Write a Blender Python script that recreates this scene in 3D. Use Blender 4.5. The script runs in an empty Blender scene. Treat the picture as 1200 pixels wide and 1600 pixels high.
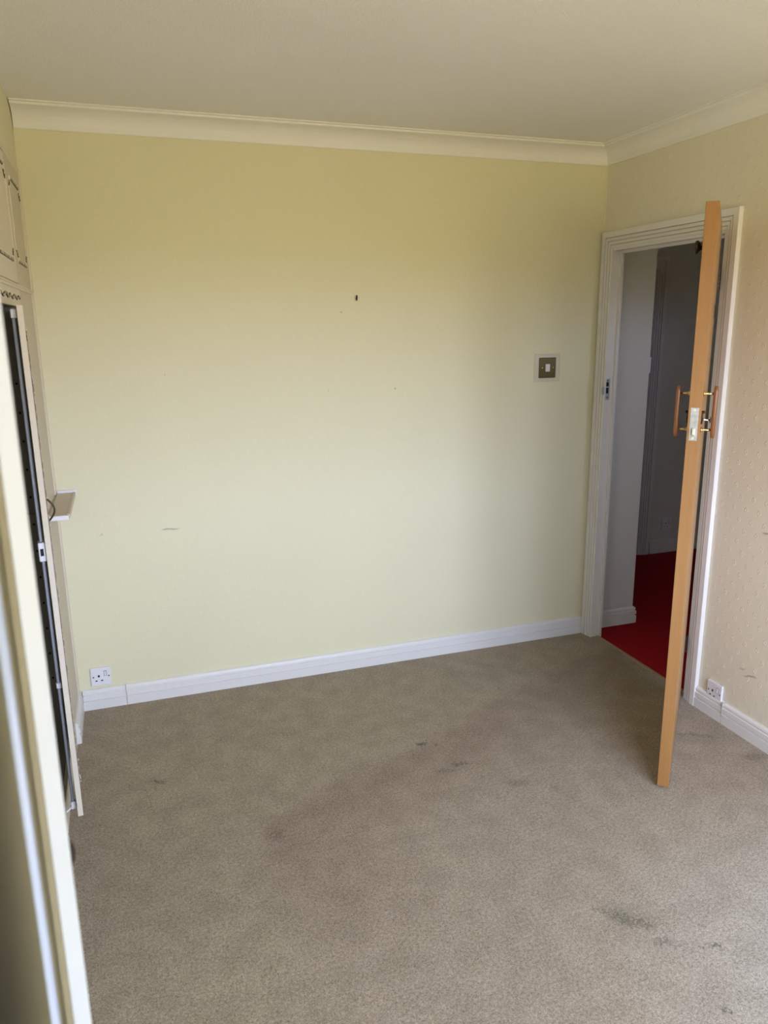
import bpy, bmesh, math, random
from mathutils import Vector, Matrix
random.seed(7)
S = bpy.context.scene
COL = S.collection
R = math.radians

# ------------------------------------------------------------------ camera
CAM = Vector((0.2923, -3.3417, 1.6428))
cam_d = bpy.data.cameras.new('camera'); cam = bpy.data.objects.new('camera', cam_d); COL.objects.link(cam)
cam_d.sensor_fit = 'VERTICAL'; cam_d.sensor_height = 36.0; cam_d.sensor_width = 27.0
cam_d.lens = 1189.66 / 1600 * 36.0
cam_d.clip_start = 0.02
fw = Vector((0.31296531, 0.91932088, -0.23854105)); rt = Vector((0.9457362, -0.32475639, -0.01078518)); up = Vector((0.08738277, 0.22222152, 0.97107252))
m = Matrix((rt, up, -fw)).transposed().to_4x4(); m.translation = CAM
cam.matrix_world = m
cam_d.dof.use_dof = True; cam_d.dof.focus_distance = 2.9; cam_d.dof.aperture_fstop = 5.0
S.camera = cam

# ------------------------------------------------------------------ sky, exposure
S.view_settings.view_transform = 'Standard'; S.view_settings.look = 'None'
S.view_settings.gamma = 1.0; S.view_settings.use_curve_mapping = False
S.view_settings.exposure = 0.98
world = bpy.data.worlds.new('world'); S.world = world; world.use_nodes = True
wn = world.node_tree.nodes; wl = world.node_tree.links
wn.clear()
wo = wn.new('ShaderNodeOutputWorld'); wb = wn.new('ShaderNodeBackground')
tc = wn.new('ShaderNodeTexCoord'); sp = wn.new('ShaderNodeSeparateXYZ'); rp = wn.new('ShaderNodeValToRGB')
mr = wn.new('ShaderNodeMapRange'); mr.inputs[1].default_value = -1; mr.inputs[2].default_value = 1
wl.new(tc.outputs['Generated'], sp.inputs[0]); wl.new(sp.outputs[2], mr.inputs[0]); wl.new(mr.outputs[0], rp.inputs[0])
e = rp.color_ramp.elements          # ground below the horizon, overcast-bright sky above
e[0].position = 0.0; e[0].color = (0.42, 0.34, 0.150, 1)
e[1].position = 1.0; e[1].color = (1.05, 1.27, 1.78, 1)
a = e.new(0.488); a.color = (0.44, 0.355, 0.17, 1)
a = e.new(0.512); a.color = (1.05, 1.16, 1.58, 1)
wl.new(rp.outputs[0], wb.inputs[0]); wb.inputs[1].default_value = 9.0
wl.new(wb.outputs[0], wo.inputs[0])

# room measures
W = 2.571; H = 2.442; HC = 2.363; YR = -3.80
WX0, WX1, WZ0, WZ1 = 0.62, 2.50, 0.80, 2.00      # window opening in the rear wall
OP0, OP1, OPZ = -0.815, -0.085, 1.975            # doorway in the right wall
XT = 2.625                                       # hall side of the right wall

HX1, HY0, HY1 = 4.75, -1.70, 1.08                # hall extents
VX0, VX1, VZ0, VZ1 = 3.08, 3.40, 1.50, 1.90      # unseen hall window, added to brighten the hall
# a portal that only guides the daylight sampling through the window opening
pd = bpy.data.lights.new('window_portal', 'AREA'); pd.shape = 'RECTANGLE'
pd.size = WX1 - WX0; pd.size_y = WZ1 - WZ0; pd.cycles.is_portal = True
po = bpy.data.objects.new('window_portal', pd); COL.objects.link(po)
po.location = ((WX0 + WX1) / 2, YR - 0.12, (WZ0 + WZ1) / 2); po.rotation_euler = (R(90), 0, 0)

pd2 = bpy.data.lights.new('added_hall_window_portal', 'AREA'); pd2.shape = 'RECTANGLE'  # guides daylight sampling through the added hall window
pd2.size = VX1 - VX0; pd2.size_y = VZ1 - VZ0; pd2.cycles.is_portal = True
po2 = bpy.data.objects.new('added_hall_window_portal', pd2); COL.objects.link(po2)
po2.location = ((VX0 + VX1) / 2, HY0 - 0.09, (VZ0 + VZ1) / 2); po2.rotation_euler = (R(90), 0, 0)

# ------------------------------------------------------------------ node helpers
class NT:
    def __init__(s, name, rough=0.5, metal=0.0, spec=0.5):
        s.m = bpy.data.materials.new(name); s.m.use_nodes = True
        s.n = s.m.node_tree.nodes; s.l = s.m.node_tree.links
        s.b = s.n['Principled BSDF']
        s.b.inputs['Roughness'].default_value = rough; s.b.inputs['Metallic'].default_value = metal
        s.b.inputs['Specular IOR Level'].default_value = spec
        s._co = None
    def co(s):
        if s._co is None: s._co = s.n.new('ShaderNodeTexCoord').outputs['Object']
        return s._co
    def put(s, sock, v):
        if hasattr(v, 'links'): s.l.new(v, sock)
        else: sock.default_value = v
    def math(s, op, a, b=0.0, c=None, clamp=False):
        n = s.n.new('ShaderNodeMath'); n.operation = op; n.use_clamp = clamp
        s.put(n.inputs[0], a); s.put(n.inputs[1], b)
        if c is not None: s.put(n.inputs[2], c)
        return n.outputs[0]
    def noise(s, scale, detail=2.0, rough=0.5, vec=None, out='Fac'):
        n = s.n.new('ShaderNodeTexNoise'); n.inputs['Scale'].default_value = scale
        n.inputs['Detail'].default_value = detail; n.inputs['Roughness'].default_value = rough
        s.l.new(vec if vec is not None else s.co(), n.inputs['Vector']); return n.outputs[out]
    def mapping(s, loc=(0,0,0), rot=(0,0,0), scale=(1,1,1), vec=None):
        n = s.n.new('ShaderNodeMapping'); n.inputs['Location'].default_value = loc
        n.inputs['Rotation'].default_value = rot; n.inputs['Scale'].default_value = scale
        s.l.new(vec if vec is not None else s.co(), n.inputs['Vector']); return n.outputs[0]
    def ramp(s, fac, lo, hi, a=0.0, b=1.0, smooth=True):
        n = s.n.new('ShaderNodeMapRange'); n.interpolation_type = 'SMOOTHSTEP' if smooth else 'LINEAR'
        s.put(n.inputs[0], fac); n.inputs[1].default_value = lo; n.inputs[2].default_value = hi
        n.inputs[3].default_value = a; n.inputs[4].default_value = b; return n.outputs[0]
    def mix(s, fac, a, b, mode='MIX'):
        n = s.n.new('ShaderNodeMix'); n.data_type = 'RGBA'; n.blend_type = mode
        s.put(n.inputs[0], fac)
        for k, v in ((6, a), (7, b)):
            if hasattr(v, 'links'): s.l.new(v, n.inputs[k])
            else: n.inputs[k].default_value = (*v, 1) if len(v) == 3 else v
        return n.outputs[2]
    def xyz(s, vec=None):
        n = s.n.new('ShaderNodeSeparateXYZ'); s.l.new(vec if vec is not None else s.co(), n.inputs[0]); return n.outputs
    def color(s, v):
        if hasattr(v, 'links'): s.l.new(v, s.b.inputs['Base Color'])
        else: s.b.inputs['Base Color'].default_value = (*v, 1)
    def bump(s, h, strength=0.3, dist=0.001):
        n = s.n.new('ShaderNodeBump'); n.inputs['Strength'].default_value = strength; n.inputs['Distance'].default_value = dist
        s.l.new(h, n.inputs['Height']); s.l.new(n.outputs[0], s.b.inputs['Normal'])
    def spot(s, vec, x, y, rx, ry, rot=0.0, hard=0.0, axes='xy'):
        """soft elliptical mask around a place on a surface (a stain or scuff)"""
        if axes == 'xy': loc, sc, ro = (x, y, 0), (1/rx, 1/ry, 0), (0, 0, rot)
        elif axes == 'xz': loc, sc, ro = (x, 0, y), (1/rx, 0, 1/ry), (0, rot, 0)
        else: loc, sc, ro = (0, x, y), (0, 1/rx, 1/ry), (rot, 0, 0)
        sub = s.n.new('ShaderNodeVectorMath'); sub.operation = 'SUBTRACT'; s.l.new(vec, sub.inputs[0]); sub.inputs[1].default_value = loc
        mp = s.mapping((0,0,0), ro, (1,1,1), sub.outputs[0]); mp2 = s.mapping((0,0,0), (0,0,0), sc, mp)
        ln = s.n.new('ShaderNodeVectorMath'); ln.operation = 'LENGTH'; s.l.new(mp2, ln.inputs[0])
        return s.ramp(ln.outputs['Value'], hard, 1.0, 1.0, 0.0)

def plain(name, col, rough=0.5, metal=0.0, var=0.06, scale=30.0, bump=0.0, spec=0.5):
    t = NT(name, rough, metal, spec); n = t.noise(scale, 3)
    t.color(t.mix(n, tuple(c * (1 - var) for c in col), tuple(min(1, c * (1 + var)) for c in col)))
    if bump: t.bump(n, bump, 0.0008)
    return t.m

def wallpaper(name, col, axis, marks=(), strength=0.5):
    """embossed paper: staggered rows of small leaf motifs"""
    t = NT(name, 0.55, 0, 0.35)
    o = t.xyz(); u = o[0] if axis == 'x' else o[1]; v = o[2]
    PU, PV = 0.064, 0.045
    row = t.math('FLOOR', t.math('DIVIDE', v, PV))
    off = t.math('MULTIPLY', t.math('MODULO', row, 2.0), 0.5)
    fu = t.math('FRACT', t.math('ADD', t.math('DIVIDE', u, PU), t.math('ADD', off, 40.0)))
    fv = t.math('FRACT', t.math('DIVIDE', v, PV))
    du = t.math('MULTIPLY', t.math('SUBTRACT', fu, 0.5), PU); dv = t.math('MULTIPLY', t.math('SUBTRACT', fv, 0.5), PV)
    d2 = t.math('ADD', t.math('MULTIPLY', du, du), t.math('MULTIPLY', t.math('MULTIPLY', dv, dv), 0.5))
    d = t.math('SQRT', d2)
    ring = t.math('MULTIPLY', t.ramp(d, 0.002, 0.0045), t.ramp(d, 0.0055, 0.009, 1, 0))
    fine = t.noise(420, 2)
    big = t.noise(1.3, 2)
    base = t.mix(t.ramp(big, 0.3, 0.7), tuple(c * 0.985 for c in col), tuple(c * 1.015 for c in col))
    base = t.mix(t.math('MULTIPLY', ring, 0.10), base, tuple(min(1, c * 1.12 + 0.03) for c in col))
    wv = t.n.new('ShaderNodeVectorMath'); wv.operation = 'MULTIPLY_ADD'
    nz = t.noise(35, 3, out='Color'); t.l.new(nz, wv.inputs[0]); wv.inputs[1].default_value = (0.02, 0.02, 0.02); 
    sub = t.n.new('ShaderNodeVectorMath'); sub.operation = 'SUBTRACT'; t.l.new(t.co(), sub.inputs[0]); sub.inputs[1].default_value = (0.01, 0.01, 0.01)
    t.l.new(sub.outputs[0], wv.inputs[2])
    for (x, y, rx, ry, rot, colr, f) in marks:
        k = t.math('MULTIPLY', t.spot(wv.outputs[0], x, y, rx, ry, rot, 0.3, 'xz' if axis == 'x' else 'yz'), f)
        base = t.mix(k, base, colr)
    t.color(base)
    t.bump(t.math('ADD', t.math('MULTIPLY', ring, 1.0), t.math('MULTIPLY', fine, 0.5)), strength, 0.0012)
    return t.m

YEL = (0.77, 0.735, 0.515)
GREY = (0.22, 0.20, 0.15)
M = {}
M['wall_back'] = wallpaper('yellow_wallpaper', YEL, 'x', [
    (0.445, 0.787, 0.048, 0.006, 0.0, GREY, 0.55), (0.418, 0.788, 0.012, 0.005, 0, GREY, 0.4),
    (1.24, 1.70, 0.006, 0.006, 0, GREY, 0.5), (1.49, 1.36, 0.006, 0.005, 0, GREY, 0.5), (1.17, 1.36, 0.005, 0.005, 0, GREY, 0.4),
    (0.47, 1.45, 0.004, 0.005, 0, GREY, 0.35), (0.16, 0.79, 0.012, 0.004, 0.6, GREY, 0.3)], 0.25)
M['wall_right'] = wallpaper('cream_wallpaper', (0.79, 0.745, 0.60), 'y', [
    (-1.17, 0.853, 0.035, 0.006, 0.05, GREY, 0.6), (-1.165, 0.262, 0.045, 0.006, 0.35, GREY, 0.6), (-1.12, 0.275, 0.025, 0.005, 0.5, GREY, 0.35)], 0.65)
M['hall_wall'] = wallpaper('hall_wallpaper', (0.72, 0.705, 0.67), 'x', (), 0.5)

def ceiling_mat():
    t = NT('ceiling_paper', 0.8, 0, 0.2)
    n = t.noise(150, 2, 0.55); b = t.noise(1.6, 3)
    t.color(t.mix(t.ramp(b, 0.3, 0.7), (0.89, 0.885, 0.865), (0.91, 0.905, 0.89)))
    t.bump(t.ramp(n, 0.35, 0.65), 0.6, 0.0018); return t.m
M['ceiling'] = ceiling_mat()
M['plaster'] = plain('coving_paint', (0.87, 0.86, 0.82), 0.6, 0, 0.03, 6)

def gloss_white():
    t = NT('white_gloss_paint', 0.35, 0, 0.5)
    mp = t.mapping(scale=(3, 3, 90)); n = t.noise(4, 4, 0.7, mp); b = t.noise(60, 3)
    f = t.math('MULTIPLY', t.ramp(n, 0.55, 0.75), t.ramp(b, 0.4, 0.65))
    t.color(t.mix(t.math('MULTIPLY', f, 0.5), (0.765, 0.755, 0.735), (0.55, 0.53, 0.50)))
    t.bump(n, 0.08, 0.0006); return t.m
M['gloss'] = gloss_white()
M['frame_paint'] = plain('frame_paint', (0.79, 0.77, 0.75), 0.4, 0, 0.03, 12)

def carpet():
    t = NT('beige_carpet', 0.95, 0, 0.1)
    wv = t.n.new('ShaderNodeVectorMath'); wv.operation = 'MULTIPLY_ADD'
    t.l.new(t.noise(5, 4, 0.65, out='Color'), wv.inputs[0]); wv.inputs[1].default_value = (0.22, 0.22, 0.0)
    sub = t.n.new('ShaderNodeVectorMath'); sub.operation = 'SUBTRACT'; t.l.new(t.co(), sub.inputs[0]); sub.inputs[1].default_value = (0.11, 0.11, 0)
    t.l.new(sub.outputs[0], wv.inputs[2]); wc = wv.outputs[0]
    fv = t.n.new('ShaderNodeVectorMath'); fv.operation = 'MULTIPLY_ADD'
    t.l.new(t.noise(28, 4, 0.75, out='Color'), fv.inputs[0]); fv.inputs[1].default_value = (0.09, 0.09, 0.0)
    sub2 = t.n.new('ShaderNodeVectorMath'); sub2.operation = 'SUBTRACT'; t.l.new(t.co(), sub2.inputs[0]); sub2.inputs[1].default_value = (0.045, 0.045, 0)
    t.l.new(sub2.outputs[0], fv.inputs[2]); fc = fv.outputs[0]
    o = t.xyz(wc)
    clean = (0.375, 0.31, 0.215); dirty = (0.31, 0.228, 0.158); pale = (0.50, 0.455, 0.40)
    # trodden area with the unworn rectangle where furniture stood
    edge = t.math('SUBTRACT', t.math('MULTIPLY', t.math('SUBTRACT', o[0], 0.65), 0.42), t.math('ADD', o[1], 1.02))
    trod = t.math('MULTIPLY', t.ramp(edge, -0.04, 0.10), t.ramp(o[0], 0.52, 0.74))
    col = t.mix(trod, clean, (0.375, 0.302, 0.222))
    band = t.math('MULTIPLY', t.math('MULTIPLY', t.ramp(edge, -0.04, 0.07), t.ramp(edge, 0.10, 0.50, 1, 0)), t.ramp(o[0], 0.5, 0.72))
    col = t.mix(t.math('MULTIPLY', band, 0.75), col, dirty)
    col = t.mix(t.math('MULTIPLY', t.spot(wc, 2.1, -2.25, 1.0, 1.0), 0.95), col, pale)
    col = t.mix(t.math('MULTIPLY', t.spot(wc, 0.42, -0.30, 0.55, 0.36, 0.2), 0.6), col, (0.35, 0.28, 0.205))
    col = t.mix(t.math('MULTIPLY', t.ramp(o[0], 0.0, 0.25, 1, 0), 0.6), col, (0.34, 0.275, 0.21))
    col = t.mix(t.math('MULTIPLY', t.spot(wc, 0.80, -1.45, 0.35, 0.30), 0.5), col, dirty)
    col = t.mix(t.math('MULTIPLY', t.spot(wc, 1.85, -0.30, 0.35, 0.18), 0.5), col, (0.31, 0.27, 0.21))
    col = t.mix(t.math('MULTIPLY', t.spot(wc, 2.2, -0.55, 0.45, 0.45), 0.5), col, (0.33, 0.285, 0.22))
    col = t.mix(t.math('MULTIPLY', t.spot(wc, 2.42, -1.12, 0.16, 0.10), 0.5), col, (0.26, 0.23, 0.19))
    grit = t.ramp(t.noise(130, 3, 0.7), 0.36, 0.56)
    dk = (0.10, 0.085, 0.06); gr = (0.15, 0.138, 0.09)
    for x, y, rx, ry, rot, c, f in [
        (0.652, -1.12, 0.05, 0.05, 0, dirty, 1.0), (0.65, -1.14, 0.03, 0.035, 0, dk, 0.35),
        (1.319, -0.775, 0.03, 0.014, 0.3, dk, 0.8), (1.37, -0.80, 0.008, 0.008, 0, dk, 0.7), (1.40, -0.965, 0.035, 0.018, 0.2, dk, 0.65),
        (1.33, -0.985, 0.05, 0.02, 0.2, dk, 0.35), (1.553, -1.142, 0.05, 0.03, 0.3, dk, 0.4), (1.66, -1.22, 0.02, 0.03, 0, dk, 0.25),
        (0.292, -0.686, 0.026, 0.014, 0.6, dk, 0.75), (0.25, -0.73, 0.014, 0.014, 0, dk, 0.5), (1.19, -0.25, 0.02, 0.008, 0.4, dk, 0.5), (0.55, -0.46, 0.01, 0.008, 0, dk, 0.6),
        (1.485, -1.80, 0.055, 0.016, 0.75, gr, 0.55), (1.53, -1.85, 0.065, 0.022, 0.75, gr, 0.6), (1.535, -1.82, 0.10, 0.05, 0.7, gr, 0.25), (1.562, -1.94, 0.05, 0.020, 0.6, dk, 0.42),
        (1.681, -2.002, 0.022, 0.010, 0.2, dk, 0.85), (1.645, -1.985, 0.008, 0.006, 0, dk, 0.7), (1.57, -2.17, 0.008, 0.010, 0, dk, 0.7), (1.7, -1.93, 0.006, 0.006, 0, dk, 0.6),
        (2.40, -1.10, 0.07, 0.018, 0.5, dk, 0.45), (2.30, -1.04, 0.07, 0.018, 0.5, dk, 0.35), (2.495, -1.30, 0.05, 0.03, 0.3, dk, 0.4), (1.83, -0.45, 0.010, 0.008, 0, dk, 0.6), (1.52, -0.60, 0.010, 0.008, 0, dk, 0.5)]:
        col = t.mix(t.math('MULTIPLY', t.math('MULTIPLY', t.spot(fc, x, y, rx * 1.3, ry * 1.3, rot, 0.25), grit), min(1.0, f * 1.35)), col, c)
    pile = t.noise(240, 5, 0.85); tuft = t.noise(100, 3, 0.7)
    col = t.mix(t.ramp(t.math('ADD', t.math('MULTIPLY', pile, 0.75), t.math('MULTIPLY', tuft, 0.25)), 0.36, 0.64), t.mix(1.0, col, (0.38, 0.37, 0.34), 'MULTIPLY'), t.mix(1.0, col, (1.58, 1.58, 1.57), 'MULTIPLY'))
    col = t.mix(t.math('MULTIPLY', t.ramp(t.noise(22, 3), 0.35, 0.7), 0.14), col, (0.25, 0.2, 0.15))
    mott = t.noise(11, 6, 0.72)
    col = t.mix(1.0, col, t.mix(t.ramp(mott, 0.32, 0.68), (0.86, 0.845, 0.82), (1.08, 1.08, 1.08)), 'MULTIPLY')
    t.color(col)
    t.bump(t.math('ADD', pile, t.math('MULTIPLY', tuft, 0.5)), 0.7, 0.005)
    t.b.inputs['Sheen Weight'].default_value = 0.15
    return t.m
M['carpet'] = carpet()
def red_carpet():
    t = NT('red_carpet', 0.95, 0, 0.1); n = t.noise(260, 3)
    t.color(t.mix(n, (0.24, 0.005, 0.009), (0.40, 0.010, 0.016))); t.bump(n, 0.6, 0.004); return t.m
M['red'] = red_carpet()

def oak(name, a, b, axis='z', rough=0.42):
    t = NT(name, rough, 0, 0.45)
    mp = t.mapping(scale=(60, 60, 2.2) if axis == 'z' else (2.2, 60, 60))
    n = t.noise(1.5, 4, 0.6, mp); f = t.noise(5, 3, 0.7, mp)
    t.color(t.mix(t.math('ADD', t.math('MULTIPLY', n, 0.6), t.math('MULTIPLY', f, 0.4)), a, b)); t.bump(f, 0.1, 0.0005); return t.m
M['oak'] = oak('oak_veneer', (0.28, 0.128, 0.037), (0.42, 0.215, 0.072))
M['oak_face'] = oak('oak_face_veneer', (0.32, 0.165, 0.058), (0.46, 0.26, 0.10))
M['teak'] = oak('teak_pull', (0.16, 0.055, 0.015), (0.30, 0.112, 0.032), 'z', 0.3)
M['brass'] = plain('brass', (0.72, 0.52, 0.22), 0.25, 1.0, 0.08, 60)
M['dull_brass'] = plain('tarnished_brass', (0.13, 0.095, 0.038), 0.36, 1.0, 0.2, 45)
M['steel'] = plain('worn_steel', (0.55, 0.55, 0.57), 0.35, 1.0, 0.3, 90)
M['chrome'] = plain('chrome', (0.85, 0.85, 0.86), 0.12, 1.0, 0.03, 20)
M['bronze'] = plain('dark_bronze', (0.045, 0.032, 0.024), 0.4, 0.6, 0.3, 80)
M['plastic'] = plain('white_plastic', (0.80, 0.79, 0.83), 0.35, 0, 0.02, 10)
M['hole'] = plain('dark_slot', (0.012, 0.012, 0.012), 0.8, 0, 0.1, 10)
M['cream_paint'] = plain('cream_cupboard_paint', (0.74, 0.665, 0.54), 0.5, 0, 0.05, 14, 0.05)
M['panel_paint'] = plain('aged_panel_paint', (0.64, 0.575, 0.455), 0.55, 0, 0.08, 25, 0.1)
M['white_lip'] = plain('white_door_edge', (0.44, 0.435, 0.395), 0.4, 0, 0.02, 8)
M['door_inner'] = plain('tan_door_lining', (0.74, 0.64, 0.45), 0.6, 0, 0.06, 8)
M['antique'] = plain('antique_glaze', (0.05, 0.035, 0.025), 0.6, 0, 0.3, 60)
M['glaze'] = plain('brown_glaze', (0.20, 0.15, 0.11), 0.6, 0, 0.5, 120)
M['carcass'] = plain('dark_laminate', (0.30, 0.29, 0.25), 0.6, 0, 0.1, 10)
M['rod'] = plain('grey_rod', (0.50, 0.53, 0.60), 0.4, 0.0, 0.04, 10)
M['shelf_top'] = plain('shelf_laminate', (0.62, 0.54, 0.45), 0.5, 0, 0.05, 20)
M['strip'] = plain('threshold_brass', (0.42, 0.30, 0.17), 0.45, 0.4, 0.15, 40)
def acrylic():
    t = NT('clear_surround', 0.25, 0, 0.5); t.color((0.70, 0.66, 0.50)); t.b.inputs['Coat Weight'].default_value = 0.4; return t.m
M['acrylic'] = acrylic()
def glass():
    mt = bpy.data.materials.new('window_glass'); mt.use_nodes = True; n = mt.node_tree.nodes; l = mt.node_tree.links; n.clear()
    o = n.new('ShaderNodeOutputMaterial'); mx = n.new('ShaderNodeMixShader'); tr = n.new('ShaderNodeBsdfTransparent'); gl = n.new('ShaderNodeBsdfGlossy')
    gl.inputs['Roughness'].default_value = 0.02; mx.inputs[0].default_value = 0.06
    tr.inputs[0].default_value = (0.97, 0.98, 0.98, 1)
    l.new(tr.outputs[0], mx.inputs[1]); l.new(gl.outputs[0], mx.inputs[2]); l.new(mx.outputs[0], o.inputs[0]); return mt
M['glass'] = glass()

# ------------------------------------------------------------------ mesh helpers
class MB:
    def __init__(s): s.bm = bmesh.new()
    def box(s, x0, x1, y0, y1, z0, z1, bevel=0.0, seg=2):
        r = bmesh.ops.create_cube(s.bm, size=1.0)
        for v in r['verts']:
            v.co = Vector((x0 + (v.co.x + .5) * (x1 - x0), y0 + (v.co.y + .5) * (y1 - y0), z0 + (v.co.z + .5) * (z1 - z0)))
        if bevel:
            es = list({ed for v in r['verts'] for ed in v.link_edges})
            bmesh.ops.bevel(s.bm, geom=es, offset=bevel, segments=seg, profile=0.5, affect='EDGES')
        return s
    def cyl(s, p, q, r1, r2=None, n=16):
        p = Vector(p); q = Vector(q); d = q - p
        rr = bmesh.ops.create_cone(s.bm, cap_ends=True, segments=n, radius1=r1, radius2=r1 if r2 is None else r2, depth=d.length)
        mt = Matrix.Translation((p + q) / 2) @ d.to_track_quat('Z', 'Y').to_matrix().to_4x4()
        bmesh.ops.transform(s.bm, matrix=mt, verts=rr['verts']); return s
    def ball(s, c, r, sc=(1, 1, 1), seg=12):
        rr = bmesh.ops.create_uvsphere(s.bm, u_segments=seg, v_segments=max(6, seg // 2), radius=r)
        bmesh.ops.transform(s.bm, matrix=Matrix.Translation(c) @ Matrix.Diagonal((*sc, 1)), verts=rr['verts']); return s
    def loft(s, rings, close=True, caps=True):
        vs = [[s.bm.verts.new(p) for p in ring] for ring in rings]
        n = len(vs[0])
        for a, b in zip(vs, vs[1:]):
            for i in range(n if close else n - 1):
                j = (i + 1) % n
                s.bm.faces.new((a[i], a[j], b[j], b[i]))
        if caps and close:
            s.bm.faces.new(vs[0][::-1]); s.bm.faces.new(vs[-1])
        return s
    def tube(s, pts, r, n=10):
        pts = [Vector(p) for p in pts]; rings = []
        for i, p in enumerate(pts):
            t = (pts[min(i + 1, len(pts) - 1)] - pts[max(i - 1, 0)]).normalized()
            a = t.orthogonal().normalized() if i == 0 else (pa - t * pa.dot(t)).normalized()
            pa = a; b = t.cross(a); rr = r[i] if isinstance(r, (list, tuple)) else r
            rings.append([p + (a * math.cos(2*math.pi*k/n) + b * math.sin(2*math.pi*k/n)) * rr for k in range(n)])
        return s.loft(rings)
    def build(s, name, mat, parent=None, smooth=False):
        bmesh.ops.recalc_face_normals(s.bm, faces=s.bm.faces)
        me = bpy.data.meshes.new(name); s.bm.to_mesh(me); s.bm.free()
        me.materials.append(M[mat] if isinstance(mat, str) else mat)
        if smooth:
            for p in me.polygons: p.use_smooth = True
        o = bpy.data.objects.new(name, me); COL.objects.link(o)
        if parent is not None: o.parent = parent
        return o
def struct(o, label=None, cat=None):
    o['kind'] = 'structure'
    if label: o['label'] = label
    if cat: o['category'] = cat
    return o
def tag(o, label, cat, group=None):
    o['label'] = label; o['category'] = cat
    if group: o['group'] = group
    return o
def empty(name, loc=(0, 0, 0), rz=0.0):
    o = bpy.data.objects.new(name, None); COL.objects.link(o); o.location = loc; o.rotation_euler = (0, 0, rz); o.empty_display_size = 0.1
    return o

# ------------------------------------------------------------------ the room
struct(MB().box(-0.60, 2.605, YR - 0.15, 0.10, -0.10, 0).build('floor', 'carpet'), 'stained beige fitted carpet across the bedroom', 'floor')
struct(MB().box(-0.60, XT, YR - 0.15, 0.10, H, H + 0.1).build('ceiling', 'ceiling'), 'cream textured paper ceiling of the bedroom', 'ceiling')
struct(MB().box(-0.60, XT, 0.0, 0.10, 0, H).build('wall_back', 'wall_back'), 'pale yellow papered wall facing the viewer', 'wall')
struct(MB().box(W, XT, YR, OP0 - 0.02, 0, H).box(W, XT, OP0 - 0.02, OP1 + 0.02, OPZ + 0.02, H).box(W, XT, OP1 + 0.02, 0.0, 0, H).build('wall_right', 'wall_right'), 'cream embossed papered wall around the doorway', 'wall')
wlft = MB().box(-0.62, -0.575, YR, 0, 0, 2.222).box(-0.62, 0.0, YR, 0, 2.222, H).box(-0.575, 0.0, YR, -2.72, 0, 2.222)
struct(wlft.build('wall_left', 'wall_back'), 'yellow papered bulkhead above the fitted wardrobe', 'wall')
rear = MB().box(-0.62, XT, YR - 0.15, YR, 0, WZ0).box(-0.62, XT, YR - 0.15, YR, WZ1, H).box(-0.62, WX0, YR - 0.15, YR, WZ0, WZ1).box(WX1, XT, YR - 0.15, YR, WZ0, WZ1)
struct(rear.build('wall_rear', 'wall_back'), 'yellow papered window wall behind the viewer', 'wall')
# window in the rear wall
win = struct(empty('window_1', ((WX0 + WX1) / 2, YR - 0.08, WZ0)), 'wide white framed window behind the viewer', 'window')
hw = (WX1 - WX0) / 2; hh = WZ1 - WZ0
f = MB().box(-hw, hw, -.03, .03, 0, .05).box(-hw, hw, -.03, .03, hh - .05, hh).box(-hw, -hw + .05, -.03, .03, .05, hh - .05).box(hw - .05, hw, -.03, .03, .05, hh - .05)
for k in (-1, 1): f.box(k * hw / 3 - .025, k * hw / 3 + .025, -.03, .03, .05, hh - .05)
f.build('window_frame', 'gloss', win)
for k in range(3):
    x0 = -hw + .05 if k == 0 else -hw + 2 * hw * k / 3 + .025
    x1 = hw - .05 if k == 2 else -hw + 2 * hw * (k + 1) / 3 - .025
    MB().box(x0, x1, -.003, .003, .05, hh - .05).build('pane', 'glass', win)
MB().box(-hw - .04, hw + .04, .0, .17, -.03, 0, .004).build('window_sill', 'gloss', win)

# coving: concave run on two walls, mitred in the corner
def cove_profile():
    pr = [(0.0, 0.079), (0.007, 0.079), (0.009, 0.073)]
    for k in range(1, 9):
        a = k / 9 * math.pi / 2
        # concave arc about a centre out in the room
        pr.append((0.009 + (0.076 - 0.009) * (1 - math.cos(a)), 0.073 - (0.073 - 0.014) * math.sin(a)))
    pr += [(0.076, 0.012), (0.078, 0.005), (0.0915, 0.005), (0.0915, -0.001), (0.0, -0.001)]
    return pr
pr_ = cove_profile()
ring = lambda fn: [fn(d, z) for d, z in pr_]
MBc = MB().loft([ring(lambda d, z: (0.003, -d, H - z)), ring(lambda d, z: (W - d, -d, H - z))])
struct(MBc.build('trim_1', 'plaster'), 'off-white concave coving above the yellow back wall', 'coving')
MBc = MB().loft([ring(lambda d, z: (W - d, -d, H - z)), ring(lambda d, z: (W - d, YR, H - z))])
struct(MBc.build('trim_2', 'plaster'), 'off-white concave coving above the doorway wall', 'coving')
# thin papered-over bead in the corner of the two walls
struct(MB().tube([(W - 0.001, -0.001, 2.068), (W - 0.001, -0.001, HC)], 0.004, 8).build('trim_3', 'wall_back'), 'thin papered bead in the corner above the doorway', 'trim')

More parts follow.
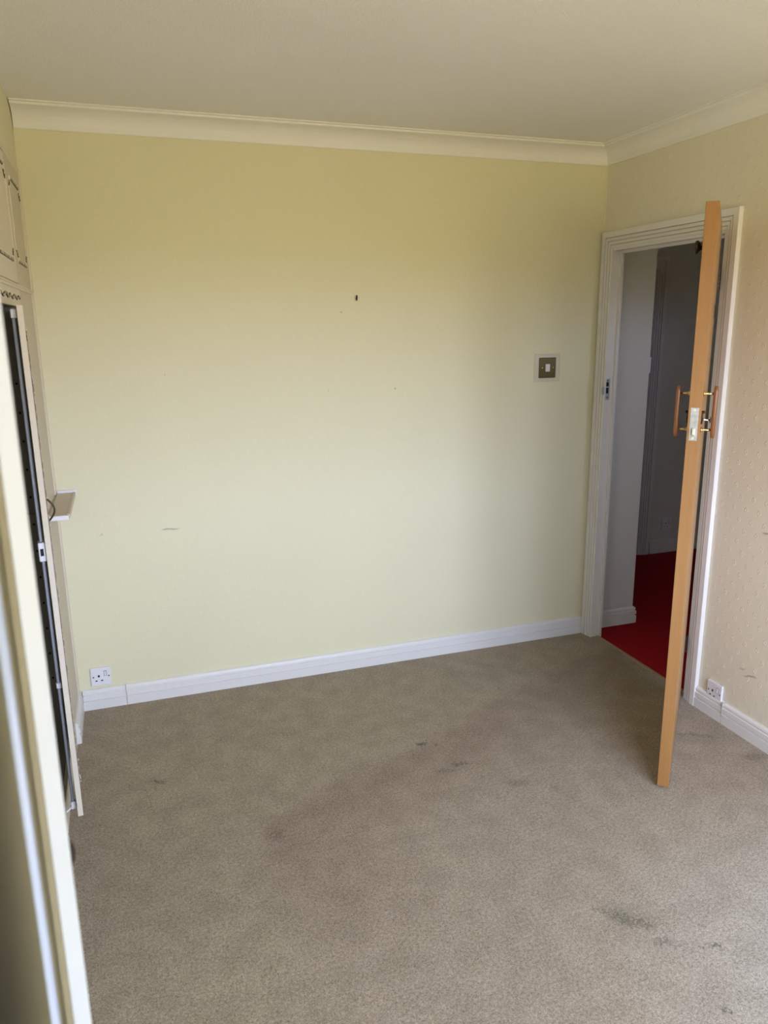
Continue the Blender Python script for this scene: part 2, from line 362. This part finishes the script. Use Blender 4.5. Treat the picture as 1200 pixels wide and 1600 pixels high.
# skirting boards
SK = [(0, 0), (.017, 0), (.017, .042), (.0115, .0435), (.0110, .0485), (.0165, .051), (.0155, .070), (.0105, .0725), (.0100, .0775), (.0135, .080), (.0110, .088), (.006, .093), (0, .093)]
def skirt_x(x0, x1, y, parent, sgn=-1):
    return MB().loft([[(x0, y + sgn * d, z) for d, z in SK], [(x1, y + sgn * d, z) for d, z in SK]]).build('board', 'gloss', parent)
def skirt_y(y0, y1, x, sgn, parent):
    return MB().loft([[(x + sgn * d, y0, z) for d, z in SK], [(x + sgn * d, y1, z) for d, z in SK]]).build('board', 'gloss', parent)
bb = struct(empty('baseboard_back'), 'white moulded skirting board along the yellow back wall', 'skirting')
skirt_x(0.017, 0.197, 0, bb); skirt_x(0.1985, W - 0.0185, 0, bb)
br = struct(empty('baseboard_right'), 'white moulded skirting board beside the open door', 'skirting')
skirt_y(-1.053, -0.888, W, -1, br); skirt_y(YR, -1.0555, W, -1, br)
MB().box(W - .0178, W, -1.0556, -1.0529, 0.03, .094).build('filler', 'white_lip', br)

# ------------------------------------------------------------------ doorway: lining, stops, moulded architrave
AW = 0.076
AP = [(0, 0), (0, .008), (.011, .009), (.0112, .004), (.0145, .004), (.015, .012), (.027, .013), (.0275, .007), (.031, .007), (.0315, .0155), (.043, .0165), (.0435, .0095), (.0475, .0095), (.048, .0185), (.074, .0185), (.076, .0165), (.076, 0)]
dr = struct(empty('trim_4', (0, 0, 0)), 'off-white moulded architrave and lining of the bedroom doorway', 'door frame')
ai0, ai1, aiz = OP0 - 0.001, OP1 - 0.003, OPZ + 0.012
o = MB().loft([[(W - t, ai0 - u, 0) for u, t in AP], [(W - t, ai0 - u, aiz + u) for u, t in AP]]).build('architrave_upright', 'frame_paint', dr)
MB().loft([[(W - t, ai1 + u, 0) for u, t in AP], [(W - t, ai1 + u, aiz + u) for u, t in AP]]).build('architrave_upright', 'frame_paint', dr)
MB().loft([[(W - t, ai0 - u, aiz + u) for u, t in AP], [(W - t, ai1 + u, aiz + u) for u, t in AP]]).build('architrave_head', 'frame_paint', dr)
MB().box(W - .002, XT, OP0 - .02, OP0, 0, OPZ + .02).build('jamb', 'frame_paint', dr)
MB().box(W - .002, XT, OP1, OP1 + .02, 0, OPZ + .02).build('jamb', 'frame_paint', dr)
MB().box(W - .002, XT, OP0, OP1, OPZ, OPZ + .02).build('head_lining', 'frame_paint', dr)
MB().box(W + .040, XT, OP0, OP0 + .012, 0, OPZ).build('door_stop', 'frame_paint', dr)
MB().box(W + .040, XT, OP1 - .012, OP1, 0, OPZ).build('door_stop', 'frame_paint', dr)
MB().box(W + .040, XT, OP0 + .012, OP1 - .012, OPZ - .012, OPZ).build('stop_head', 'frame_paint', dr)
# strike plate on the far jamb, lip wrapping on to the architrave
sk = MB().box(W - .0045, W + .024, OP1 - .0015, OP1 + .0005, 1.268, 1.372, .0004, 1).build('strike_plate', 'steel', dr)
MB().box(W - .022, W - .0025, OP1 - .0012, OP1 + .004, 1.295, 1.330, .002, 2).build('strike_lip', 'steel', sk)
MB().box(W + .002, W + .016, OP1 - .0022, OP1 - .0012, 1.300, 1.328).build('latch_hole', 'hole', sk)
MB().box(W + .002, W + .016, OP1 - .0022, OP1 - .0012, 1.334, 1.355).build('bolt_hole', 'hole', sk)
for z in (1.281, 1.364): MB().cyl((W + .009, OP1 - .0032, z), (W + .009, OP1 - .0012, z), .0042, n=12).build('screw', 'chrome', sk)
struct(MB().box(2.597, 2.615, OP0 + .001, OP1 - .001, -0.004, 0.0045, .002, 2).build('trim_5', 'strip'), 'thin metal carpet strip across the doorway threshold', 'threshold')

# ------------------------------------------------------------------ hall beyond the doorway
struct(MB().box(2.605, HX1, HY0, OP0, -0.10, -.002).box(2.605, HX1, OP0, OP1, -.10, -.002).box(2.605, HX1, OP1, HY1 + .14, -.10, -.002).build('floor_hall', 'red'), 'deep red carpet of the dark hall', 'floor')
struct(MB().box(XT, HX1, HY0, HY1, H, H + .1).build('ceiling_hall', 'ceiling'), 'ceiling of the dark hall', 'ceiling')
struct(MB().box(XT, 2.905, 0.020, 0.105, 0, H).build('wall_hall_return', 'hall_wall'), 'pale grey papered return wall just past the doorway', 'wall')
struct(MB().box(2.50, 3.02, HY1, HY1 + .1, 0, H).box(3.02, 3.752, HY1, HY1 + .1, 2.0, H).box(3.752, HX1, HY1, HY1 + .1, 0, H).build('wall_hall_far', 'hall_wall'), 'blue-grey papered wall at the far side of the hall', 'wall')
struct(MB().box(HX1, HX1 + .1, HY0, HY1 + .1, 0, H).build('wall_hall_side', 'hall_wall'), 'papered side wall of the hall', 'wall')
struct(MB().box(XT, VX0, HY0 - .1, HY0, 0, H).box(VX1, HX1, HY0 - .1, HY0, 0, H).box(VX0, VX1, HY0 - .1, HY0, 0, VZ0).box(VX0, VX1, HY0 - .1, HY0, VZ1, H).build('wall_hall_near', 'hall_wall'), 'papered near wall of the hall', 'wall')
struct(MB().box(2.9, 3.9, HY1 + .1, HY1 + .14, -.1, 2.1).build('hall_light_blocker', 'hall_wall'), 'unseen panel added behind the hall door to block stray light', 'wall')  # unseen panel, added to stop light leaking in under the hall door
struct(MB().box(2.50, XT, .10, HY1, 0, H).build('wall_hall_end', 'hall_wall'), 'short end wall of the hall', 'wall')
win2 = struct(empty('added_hall_window', ((VX0 + VX1) / 2, HY0 - .05, VZ0)), 'small white framed window, unseen, added to brighten the hall', 'window')  # added out of view to let more daylight into the dim hall
hw = (VX1 - VX0) / 2; hh = VZ1 - VZ0
MB().box(-hw, hw, -.025, .025, 0, .045).box(-hw, hw, -.025, .025, hh - .045, hh).box(-hw, -hw + .045, -.025, .025, .045, hh - .045).box(hw - .045, hw, -.025, .025, .045, hh - .045).build('window_frame', 'gloss', win2)
MB().box(-hw + .045, hw - .045, -.003, .003, .045, hh - .045).build('pane', 'glass', win2)
hb = struct(empty('baseboard_hall'), 'white skirting board around the foot of the pale return wall', 'skirting')
MB().loft([[(XT + .001, .020 - d, z) for d, z in SK], [(2.905 + d, .020 - d, z) for d, z in SK]]).build('board', 'gloss', hb)
MB().loft([[(2.905 + d, .020 - d, z) for d, z in SK], [(2.905 + d, .105, z) for d, z in SK]]).build('board', 'gloss', hb)
hb2 = struct(empty('baseboard_hall_far'), 'shaded skirting board on the far hall wall', 'skirting')
skirt_x(3.834, HX1, HY1, hb2)
d2 = struct(empty('door_2', (3.02, HY1, 0)), 'dark closed hall door behind the pale return wall', 'door')
MB().box(.02, .715, .03, .07, -.002, 1.985).build('leaf', 'teak', d2)
for x0, sg in ((0.01, -1), (0.722, 1)):
    MB().loft([[(x0 + sg * u, -t, 0) for u, t in AP], [(x0 + sg * u, -t, 1.99 + u) for u, t in AP]]).build('architrave_upright', 'frame_paint', d2)
MB().loft([[(0.01 - u, -t, 1.99 + u) for u, t in AP], [(.722 + u, -t, 1.99 + u) for u, t in AP]]).build('architrave_head', 'frame_paint', d2)
MB().box(0.0, .732, 0.0, .10, 1.985, 2.0).box(.715, .732, 0, .1, 0, 1.985).box(0, .02, 0, .1, 0, 1.985).build('lining', 'frame_paint', d2)

# ------------------------------------------------------------------ the open oak door
UX, UY = -0.6786, -0.7345
ang = math.atan2(UY, UX); LW = 0.752; T2 = 0.0195
D = struct(empty('door_1', (2.019 - UX * LW, -1.359 - UY * LW, 0), ang), 'oak veneered flush door standing wide open, seen edge-on', 'door')
DB, DT = 0.012, 1.993
MB().box(0, LW - .008, -T2, T2, DB, DT, .0008, 1).build('leaf', 'oak_face', D)
MB().box(LW - .008, LW, -T2, T2, DB, DT, .0012, 1).build('edge_lipping', 'oak', D)
lp = MB().box(LW - .001, LW + .0012, -.0125, .0125, 1.270, 1.376, .0004, 1).build('lock_plate', 'steel', D)
MB().box(LW + .001, LW + .013, -.006, .006, 1.288, 1.312, .003, 2).build('latch_bolt', 'chrome', lp)
MB().box(LW + .0006, LW + .0022, -.0075, .0075, 1.326, 1.350, .0004, 1).build('dead_bolt', 'steel', lp)
for z in (1.278, 1.368): MB().cyl((LW + .001, 0, z), (LW + .0022, 0, z), .0042, n=12).build('screw', 'chrome', lp)
for sg in (-1, 1):
    h = empty('pull_handle'); h.parent = D
    xs = LW - 0.060; yo = sg * (T2 + .037)
    rings = []
    for k in range(13):
        s_ = k / 12; z = 1.274 + s_ * .166; wv_ = .0125 - .004 * abs(2 * s_ - 1) ** 2; th = .0072 if k not in (0, 12) else .0055
        rings.append([(xs + wv_ * math.copysign(abs(math.cos(a)) ** .5, math.cos(a)), yo + th * math.copysign(abs(math.sin(a)) ** .5, math.sin(a)), z) for a in [2 * math.pi * (i + .5) / 12 for i in range(12)]])
    MB().loft(rings).build('grip', 'teak', h, True)
    for z in (1.299, 1.416):
        p = MB().tube([(xs, sg * T2, z), (xs, sg * (T2 + .004), z), (xs, sg * (T2 + .006), z), (xs, sg * (T2 + .016), z), (xs, sg * (T2 + .032), z)], [.0085, .0085, .0055, .0036, .0042], 14).build('post', 'brass', h, True)
    # keyhole plate with swinging cover
    esc = MB()
    rings = []
    for d_, r_ in ((0, 1), (.003, 1), (.005, .8)):
        rings.append([(LW - .045 + .010 * r_ * math.cos(a), sg * (T2 + d_), 1.340 + .022 * r_ * math.sin(a)) for a in [2 * math.pi * i / 20 for i in range(20)]])
    esc = esc.loft(rings).build('keyhole_plate', 'bronze', D, True)
    MB().ball((LW - .045, sg * (T2 + .006), 1.358), .005).build('cover_pivot', 'bronze', esc, True)
    if sg > 0:
        MB().tube([(LW - .045, T2 + .003, 1.334), (LW - .045, T2 + .010, 1.334), (LW - .045, T2 + .014, 1.333), (LW - .045, T2 + .030, 1.333)], [.005, .005, .003, .003], 12).build('thumb_turn', 'chrome', esc, True)
        MB().box(LW - .052, LW - .038, T2 + .026, T2 + .029, 1.324, 1.342, .001, 1).build('thumb_turn_blade', 'bronze', esc)
hk = MB().box(LW - .075, LW - .050, -T2 - .003, -T2, 1.845, 1.885, .001, 1).build('coat_hook', 'bronze', D)
MB().tube([(LW - .062, -T2 - .002, 1.865), (LW - .062, -T2 - .006, 1.865), (LW - .062, -T2 - .010, 1.866), (LW - .062, -T2 - .018, 1.867), (LW - .062, -T2 - .023, 1.867), (LW - .062, -T2 - .025, 1.867)], [.007, .006, .016, .022, .019, .008], 18).build('hook_knob', 'bronze', hk, True)
for z0 in (1.763, 0.225):      # butt hinges, knuckle standing in the gap by the jamb
    hg = MB()
    for k in range(5): hg.cyl((-.011, T2 + .003, z0 + k * .0152 + .0005), (-.011, T2 + .003, z0 + (k + 1) * .0152 - .0005), .0065, n=12)
    hg.box(-.012, .0005, T2 - .030, T2 + .003, z0, z0 + .076)
    hg.build('hinge', 'bronze', D)
pt = MB().box(.10, .112, T2, T2 + .0015, 1.655, 1.705, .0004, 1).build('dark_patch', 'bronze', D)  # small thin dark patch on the door face

# ------------------------------------------------------------------ fitted wardrobe on the left
WD = tag(empty('fitted_wardrobe', (0, 0, 0)), 'cream fitted wardrobe with two doors standing ajar along the left', 'wardrobe')
PX = -0.018
FE = -0.425                                    # far end of the first bay
MB().box(-.573, -.555, -2.705, -.003, .10, 2.218).build('back_panel', 'carcass', WD)
MB().box(-.555, PX - .002, -2.69, FE, .082, .10).build('bottom_board', 'carcass', WD)
MB().box(-.555, PX - .002, -2.69, -.010, 1.722, 1.740).build('middle_board', 'carcass', WD)
MB().box(-.555, PX - .002, -2.69, -.010, 2.196, 2.214).build('top_board', 'carcass', WD)
ep = MB().box(-.555, PX - .001, FE, FE + .016, .10, 1.722).build('end_panel', 'carcass', WD)
for x in (-.045, -.30):                         # drilled shelf-pin holes
    for k in range(12):
        MB().cyl((x, FE - .0006, .36 + k * .1), (x, FE + .004, .36 + k * .1), .004, n=10).build('pin_hole', 'hole', ep)
MB().box(-.54, PX - .01, FE - .010, FE - .0004, .985, .999).build('shelf_batten', 'carcass', ep)
for y in (-1.56, -2.115):
    MB().box(-.555, PX - .001, y - .008, y + .008, .10, 1.722).build('partition', 'carcass', WD)
MB().box(-.555, 0.0, -2.705, -2.690, 0, 2.218).build('end_panel', 'panel_paint', WD)
MB().box(PX, -.004, -2.69, FE + .0, 0, .098).build('plinth', 'panel_paint', WD)
fp = MB().box(PX, 0.0, FE + .002, -.012, 0, 1.770).build('fixed_panel', 'panel_paint', WD)
MB().box(PX, 0.0, FE + .002, -.012, 1.786, 2.214).build('upper_fixed_panel', 'panel_paint', WD)
MB().box(PX, 0.0, -2.69, FE, 1.714, 1.770).build('header_rail', 'cream_paint', WD)
MB().box(PX, 0.0, -1.575, -1.545, .098, 1.714).build('stile', 'cream_paint', WD)
MB().box(PX, 0.0, -2.122, -2.108, .098, 1.714).build('stile', 'cream_paint', WD)
lr = [(0, 1.770), (.004, 1.770), (.005, 1.773), (.005, 1.777), (.008, 1.779), (.008, 1.784), (0, 1.786)]
MB().loft([[(x, -2.69, z) for x, z in lr], [(x, -.012, z) for x, z in lr]]).build('ledge_moulding', 'cream_paint', WD)
cr = [(PX, 2.200), (.001, 2.200), (.002, 2.208), (.003, 2.216), (.003, 2.222), (PX, 2.222)]
MB().loft([[(x, -2.69, z) for x, z in cr], [(x, -.012, z) for x, z in cr]]).build('cornice_strip', 'cream_paint', WD)
MB().box(-.004, .006, -.016, -.0, .093, 2.222, .002, 1).build('scribe_strip', 'cream_paint', WD)
MB().box(-.002, .004, -.034, -.020, .093, 1.770, .001, 1).build('scribe_strip', 'cream_paint', WD)
skl = MB().loft([[(d, -.300, z) for d, z in SK], [(d, -.0, z) for d, z in SK]]).build('skirting', 'gloss', WD)

def frame_path(y0, y1, z0, z1, c=0.035):
    """rectangle with scooped corners, as points (y, z)"""
    pts = []
    def seg(a, b, n):
        for k in range(n): pts.append((a[0] + (b[0] - a[0]) * k / n, a[1] + (b[1] - a[1]) * k / n))
    def scoop(cx, cz, a0):
        for k in range(8):
            a = a0 - k / 8 * math.pi / 2
            pts.append((cx + c * math.cos(a), cz + c * math.sin(a)))
    ny = max(3, int((y1 - y0 - 2 * c) / .014)); nz = max(3, int((z1 - z0 - 2 * c) / .014))
    seg((y0 + c, z0), (y1 - c, z0), ny); scoop(y1, z0, math.pi)
    seg((y1, z0 + c), (y1, z1 - c), nz); scoop(y1, z1, -math.pi / 2)
    seg((y1 - c, z1), (y0 + c, z1), ny); scoop(y0, z1, 0)
    seg((y0, z1 - c), (y0, z0 + c), nz); scoop(y0, z0, math.pi / 2)
    return pts
def carved(parent, x, path, closed=True, h=0.006, side_mat='cream_paint'):
    """carved applied moulding: glazed runs top and bottom, paler beaded uprights"""
    n = len(path); rng = random.Random(3)
    hs = [h * (.30 + .45 * abs(math.sin(i * .55)) + rng.random() * .35) for i in range(n)]
    L = path + [path[0]] if closed else path
    def ring_at(i):
        a = L[max(i - 1, 0)] if not (closed and i == 0) else L[-2]; b = L[min(i + 1, len(L) - 1)] if not (closed and i == len(L) - 1) else L[1]
        t = Vector((b[0] - a[0], b[1] - a[1])).normalized(); nrm = Vector((-t.y, t.x)); w = .0055
        p = Vector(L[i]); hh_ = hs[i % n] * .6
        return [(x, *(p + nrm * w)), (x + hh_, *(p + nrm * w * .6)), (x + hh_, *(p - nrm * w * .6)), (x, *(p - nrm * w))]
    def upright(i):
        d = (L[i + 1][0] - L[i][0], L[i + 1][1] - L[i][1]); return abs(d[1]) > 3 * abs(d[0])
    runs = []; cur = [0]
    for i in range(len(L) - 1):
        if len(cur) > 1 and upright(i) != upright(i - 1): runs.append(cur); cur = [i]
        cur.append(i + 1)
    runs.append(cur); first = None
    for r_ in runs:
        mt = side_mat if upright(r_[0]) else 'antique'
        o = MB().loft([ring_at(i) for i in r_]).build('carved_moulding', mt, parent)
        bd = MB(); cnt = 0
        for i in r_[:-1]:
            if i % 2: bd.ball((x + hs[i % n] * .45, *L[i]), .0042, (hs[i % n] / .0042 * .45, 1, 1), 6); cnt += 1
        if cnt: bd.build('bead_row', 'cream_paint', parent, True)['kind'] = 'stuff'
        else: bd.bm.free()
# upper fixed panel and the doors of the upper cupboards
carved(WD, 0.0, frame_path(-.385, -.060, 1.868, 2.138))
for k, (a, b) in enumerate(((-.985, -.428), (-1.545, -.988), (-2.105, -1.548), (-2.685, -2.108))):
    dd = MB().box(PX, .0, a, b - .004, 1.790, 2.196, .001, 1).build('upper_door', 'cream_paint', WD)
    carved(dd, 0.0, frame_path(a + .05, b - .04, 1.860, 2.150))
carved(WD, 0.0, [(-2.6 + k * .014, 1.742 + .004 * math.sin(k * .8)) for k in range(154)], False, .007)

def ward_door(hinge, rz, label=None, edge_mat='cream_paint', lw=.560, case=True):
    """leaf runs along local -y from its hinge; local +x is the outer face"""
    o = empty('wardrobe_door', hinge, rz); o.parent = WD
    if label: o['label'] = label
    MB().box(0.002, .016, -lw + .003, 0, .112, 1.706).build('leaf', 'cream_paint', o)
    MB().box(0, .002, -lw + .003, 0, .112, 1.706).build('inner_lining', 'door_inner', o)
    MB().box(0, .016, -lw, -lw + .003, .112, 1.706, .0006, 1).build('edge_band', edge_mat, o)
    carved(o, .016, frame_path(-lw + .05, -.05, .18, 1.64), True, .0075, 'glaze')
    yy = -lw + .030; xr = -.010
    r = MB().cyl((xr, yy, .135), (xr, yy, 1.698), .0048, n=12).build('locking_rod', 'rod', o, True)
    for z, hl in ((1.672, .024), (.555, .018), (.128, .026)):
        MB().box(xr - .007, 0, yy - .008, yy + .008, z, z + hl, .002, 1).build('rod_guide', 'plastic', o)
    MB().cyl((xr - .004, yy, .134), (xr - .022, yy - .006, .124), .003, n=8).build('rod_tip', 'plastic', o)
    hp = [(.016 + .022 * math.sin(math.pi * k / 10), -lw + .075, 1.075 + .075 * k / 10) for k in range(11)]
    hd = MB().tube(hp, .0028, 8).build('bow_handle', 'bronze', o, True)
    for z in (1.075, 1.15): MB().box(.016, .0185, -lw + .069, -lw + .081, z - .012, z + .012, .001, 1).build('handle_rose', 'bronze', o)
    if not case: return o
    lk = MB().box(xr - .010, 0, yy - .022, yy + .014, .972, 1.030, .003, 2).build('lock_case', 'plastic', o)
    MB().box(xr - .005, xr + .004, yy - .0226, yy - .021, .990, 1.012).build('lock_slot', 'hole', o)
    return o
# far door: leading edge seen at about (0.05, -0.98); near door: close to the viewer
def aim(hinge, edge): return math.atan2(edge[0] - hinge[0], -(edge[1] - hinge[1]))
hA = (PX + .001, FE - .004); eA = (.0420, -.980)
ward_door((*hA, 0), aim(hA, eA), 'cream door slightly ajar with a thin locking rod inside', lw=math.dist(hA, eA))
hD = (PX + .001, -2.124); eD = (.195, -2.668)
ward_door((*hD, 0), aim(hD, eD), 'near door with a bright white edge and grey rod', 'white_lip', lw=math.dist(hD, eD), case=False)
od = empty('wardrobe_door', (PX + .001, -1.578, 0), 0); od.parent = WD
MB().box(0, .016, -.527, 0, .112, 1.706, .001, 1).build('leaf', 'cream_paint', od)

# little corner shelf fixed to the wardrobe side panel
sh = tag(empty('corner_shelf', (0, -.22, .985)), 'small narrow shelf with white lip in the left wall corner', 'shelf')
MB().box(.0075, .068, -.212, .212, -.014, 0.0, .002, 1).build('shelf_board', 'shelf_top', sh)
MB().box(.0075, .080, .208, .219, -.016, .010, .002, 1).build('back_lip', 'plastic', sh)
MB().box(.066, .078, -.200, .208, -.014, .0015, .002, 1).build('side_edge', 'shelf_top', sh)
MB().box(.0075, .074, -.222, -.212, -.016, .0012, .003, 2).build('front_edge', 'plastic', sh)

# ------------------------------------------------------------------ fittings
def socket(loc, rz, label, flip=False):
    """single switched socket; local x along the wall, -y out of the wall"""
    t = tag(empty('power_socket', loc, rz), label, 'socket')
    w, h = .0425, .0425
    MB().box(-w, w, -.010, 0, -h, h, .003, 3).build('plate', 'plastic', t)
    hl = MB
    MB().box(-.0125, -.0045, -.0104, -.009, -.001, .009).build('earth_slot', 'hole', t)
    for x in (-.020, .0035): MB().box(x - .0045, x + .0045, -.0104, -.009, -.020, -.015).build('pin_slot', 'hole', t)
    for x in (-.031, .033): MB().cyl((x, -.0106, .001), (x, -.009, .001), .0032, n=12).build('screw', 'hole', t)
    rk = MB().box(.0135, .0245, -.0104, -.009, .002, .027).build('switch_surround', 'bronze', t)
    MB().box(.0150, .0230, -.0130, -.010, .0035, .0255, .001, 1).build('rocker', 'plastic', rk)
    return t
socket((.099, 0, .149), 0, 'white switched power socket low on the yellow back wall')
socket((W, -.995, .114 + .0005), R(-90), 'white switched power socket above the skirting beside the open door')
s3 = socket((3.97, HY1, .214), 0, 'power socket on the dim far wall of the hall')
# brass light switch in a clear surround
ls = tag(empty('light_switch', (2.283, 0, 1.430)), 'brass light switch with pale surround on the yellow wall', 'light switch')
MB().box(-.070, .070, -.004, 0, -.068, .068, .0015, 2).build('surround', 'acrylic', ls)
MB().box(-.070, -.064, -.007, -.003, -.068, .068, .0012, 1).box(.064, .070, -.007, -.003, -.068, .068, .0012, 1).box(-.064, .064, -.007, -.003, .062, .068, .0012, 1).box(-.064, .064, -.007, -.003, -.068, -.062, .0012, 1).build('raised_rim', 'acrylic', ls)
pl = MB().box(-.046, .046, -.011, -.003, -.049, .049, .003, 3).build('brass_plate', 'dull_brass', ls)
MB().box(-.012, .012, -.0125, -.0105, -.018, .018, .0005, 1).build('switch_surround', 'plastic', pl)
MB().box(-.009, .009, -.0155, -.012, -.013, .013, .0015, 1).build('rocker', 'plastic', pl)
for x in (-.030, .030): MB().ball((x, -.0112, .0), .0042, (1, .4, 1), 10).build('screw', 'brass', pl, True)
# switch on the hidden end of the return wall
hs_ = tag(empty('wall_switch', (2.905, .062, 1.424)), 'white switch plate on the end of the hall return wall', 'light switch')
MB().box(0, .011, -.040, .040, -.043, .043, .004, 3).build('plate', 'plastic', hs_)
MB().box(.010, .015, -.006, .006, -.010, .010, .001, 1).build('rocker', 'plastic', hs_)
# picture nail
nl = tag(empty('picture_nail', (1.31, 0, 1.761)), 'small dark nail left in the middle of the yellow wall', 'nail')
MB().tube([(0, .006, -.004), (0, -.012, .001), (0, -.014, .0015)], .0022, 8).build('shank', 'bronze', nl, True)
MB().tube([(0, -.012, -.012), (.0005, -.0135, 0), (0, -.012, .010)], [.003, .0035, .003], 8).build('hook', 'bronze', nl, True)
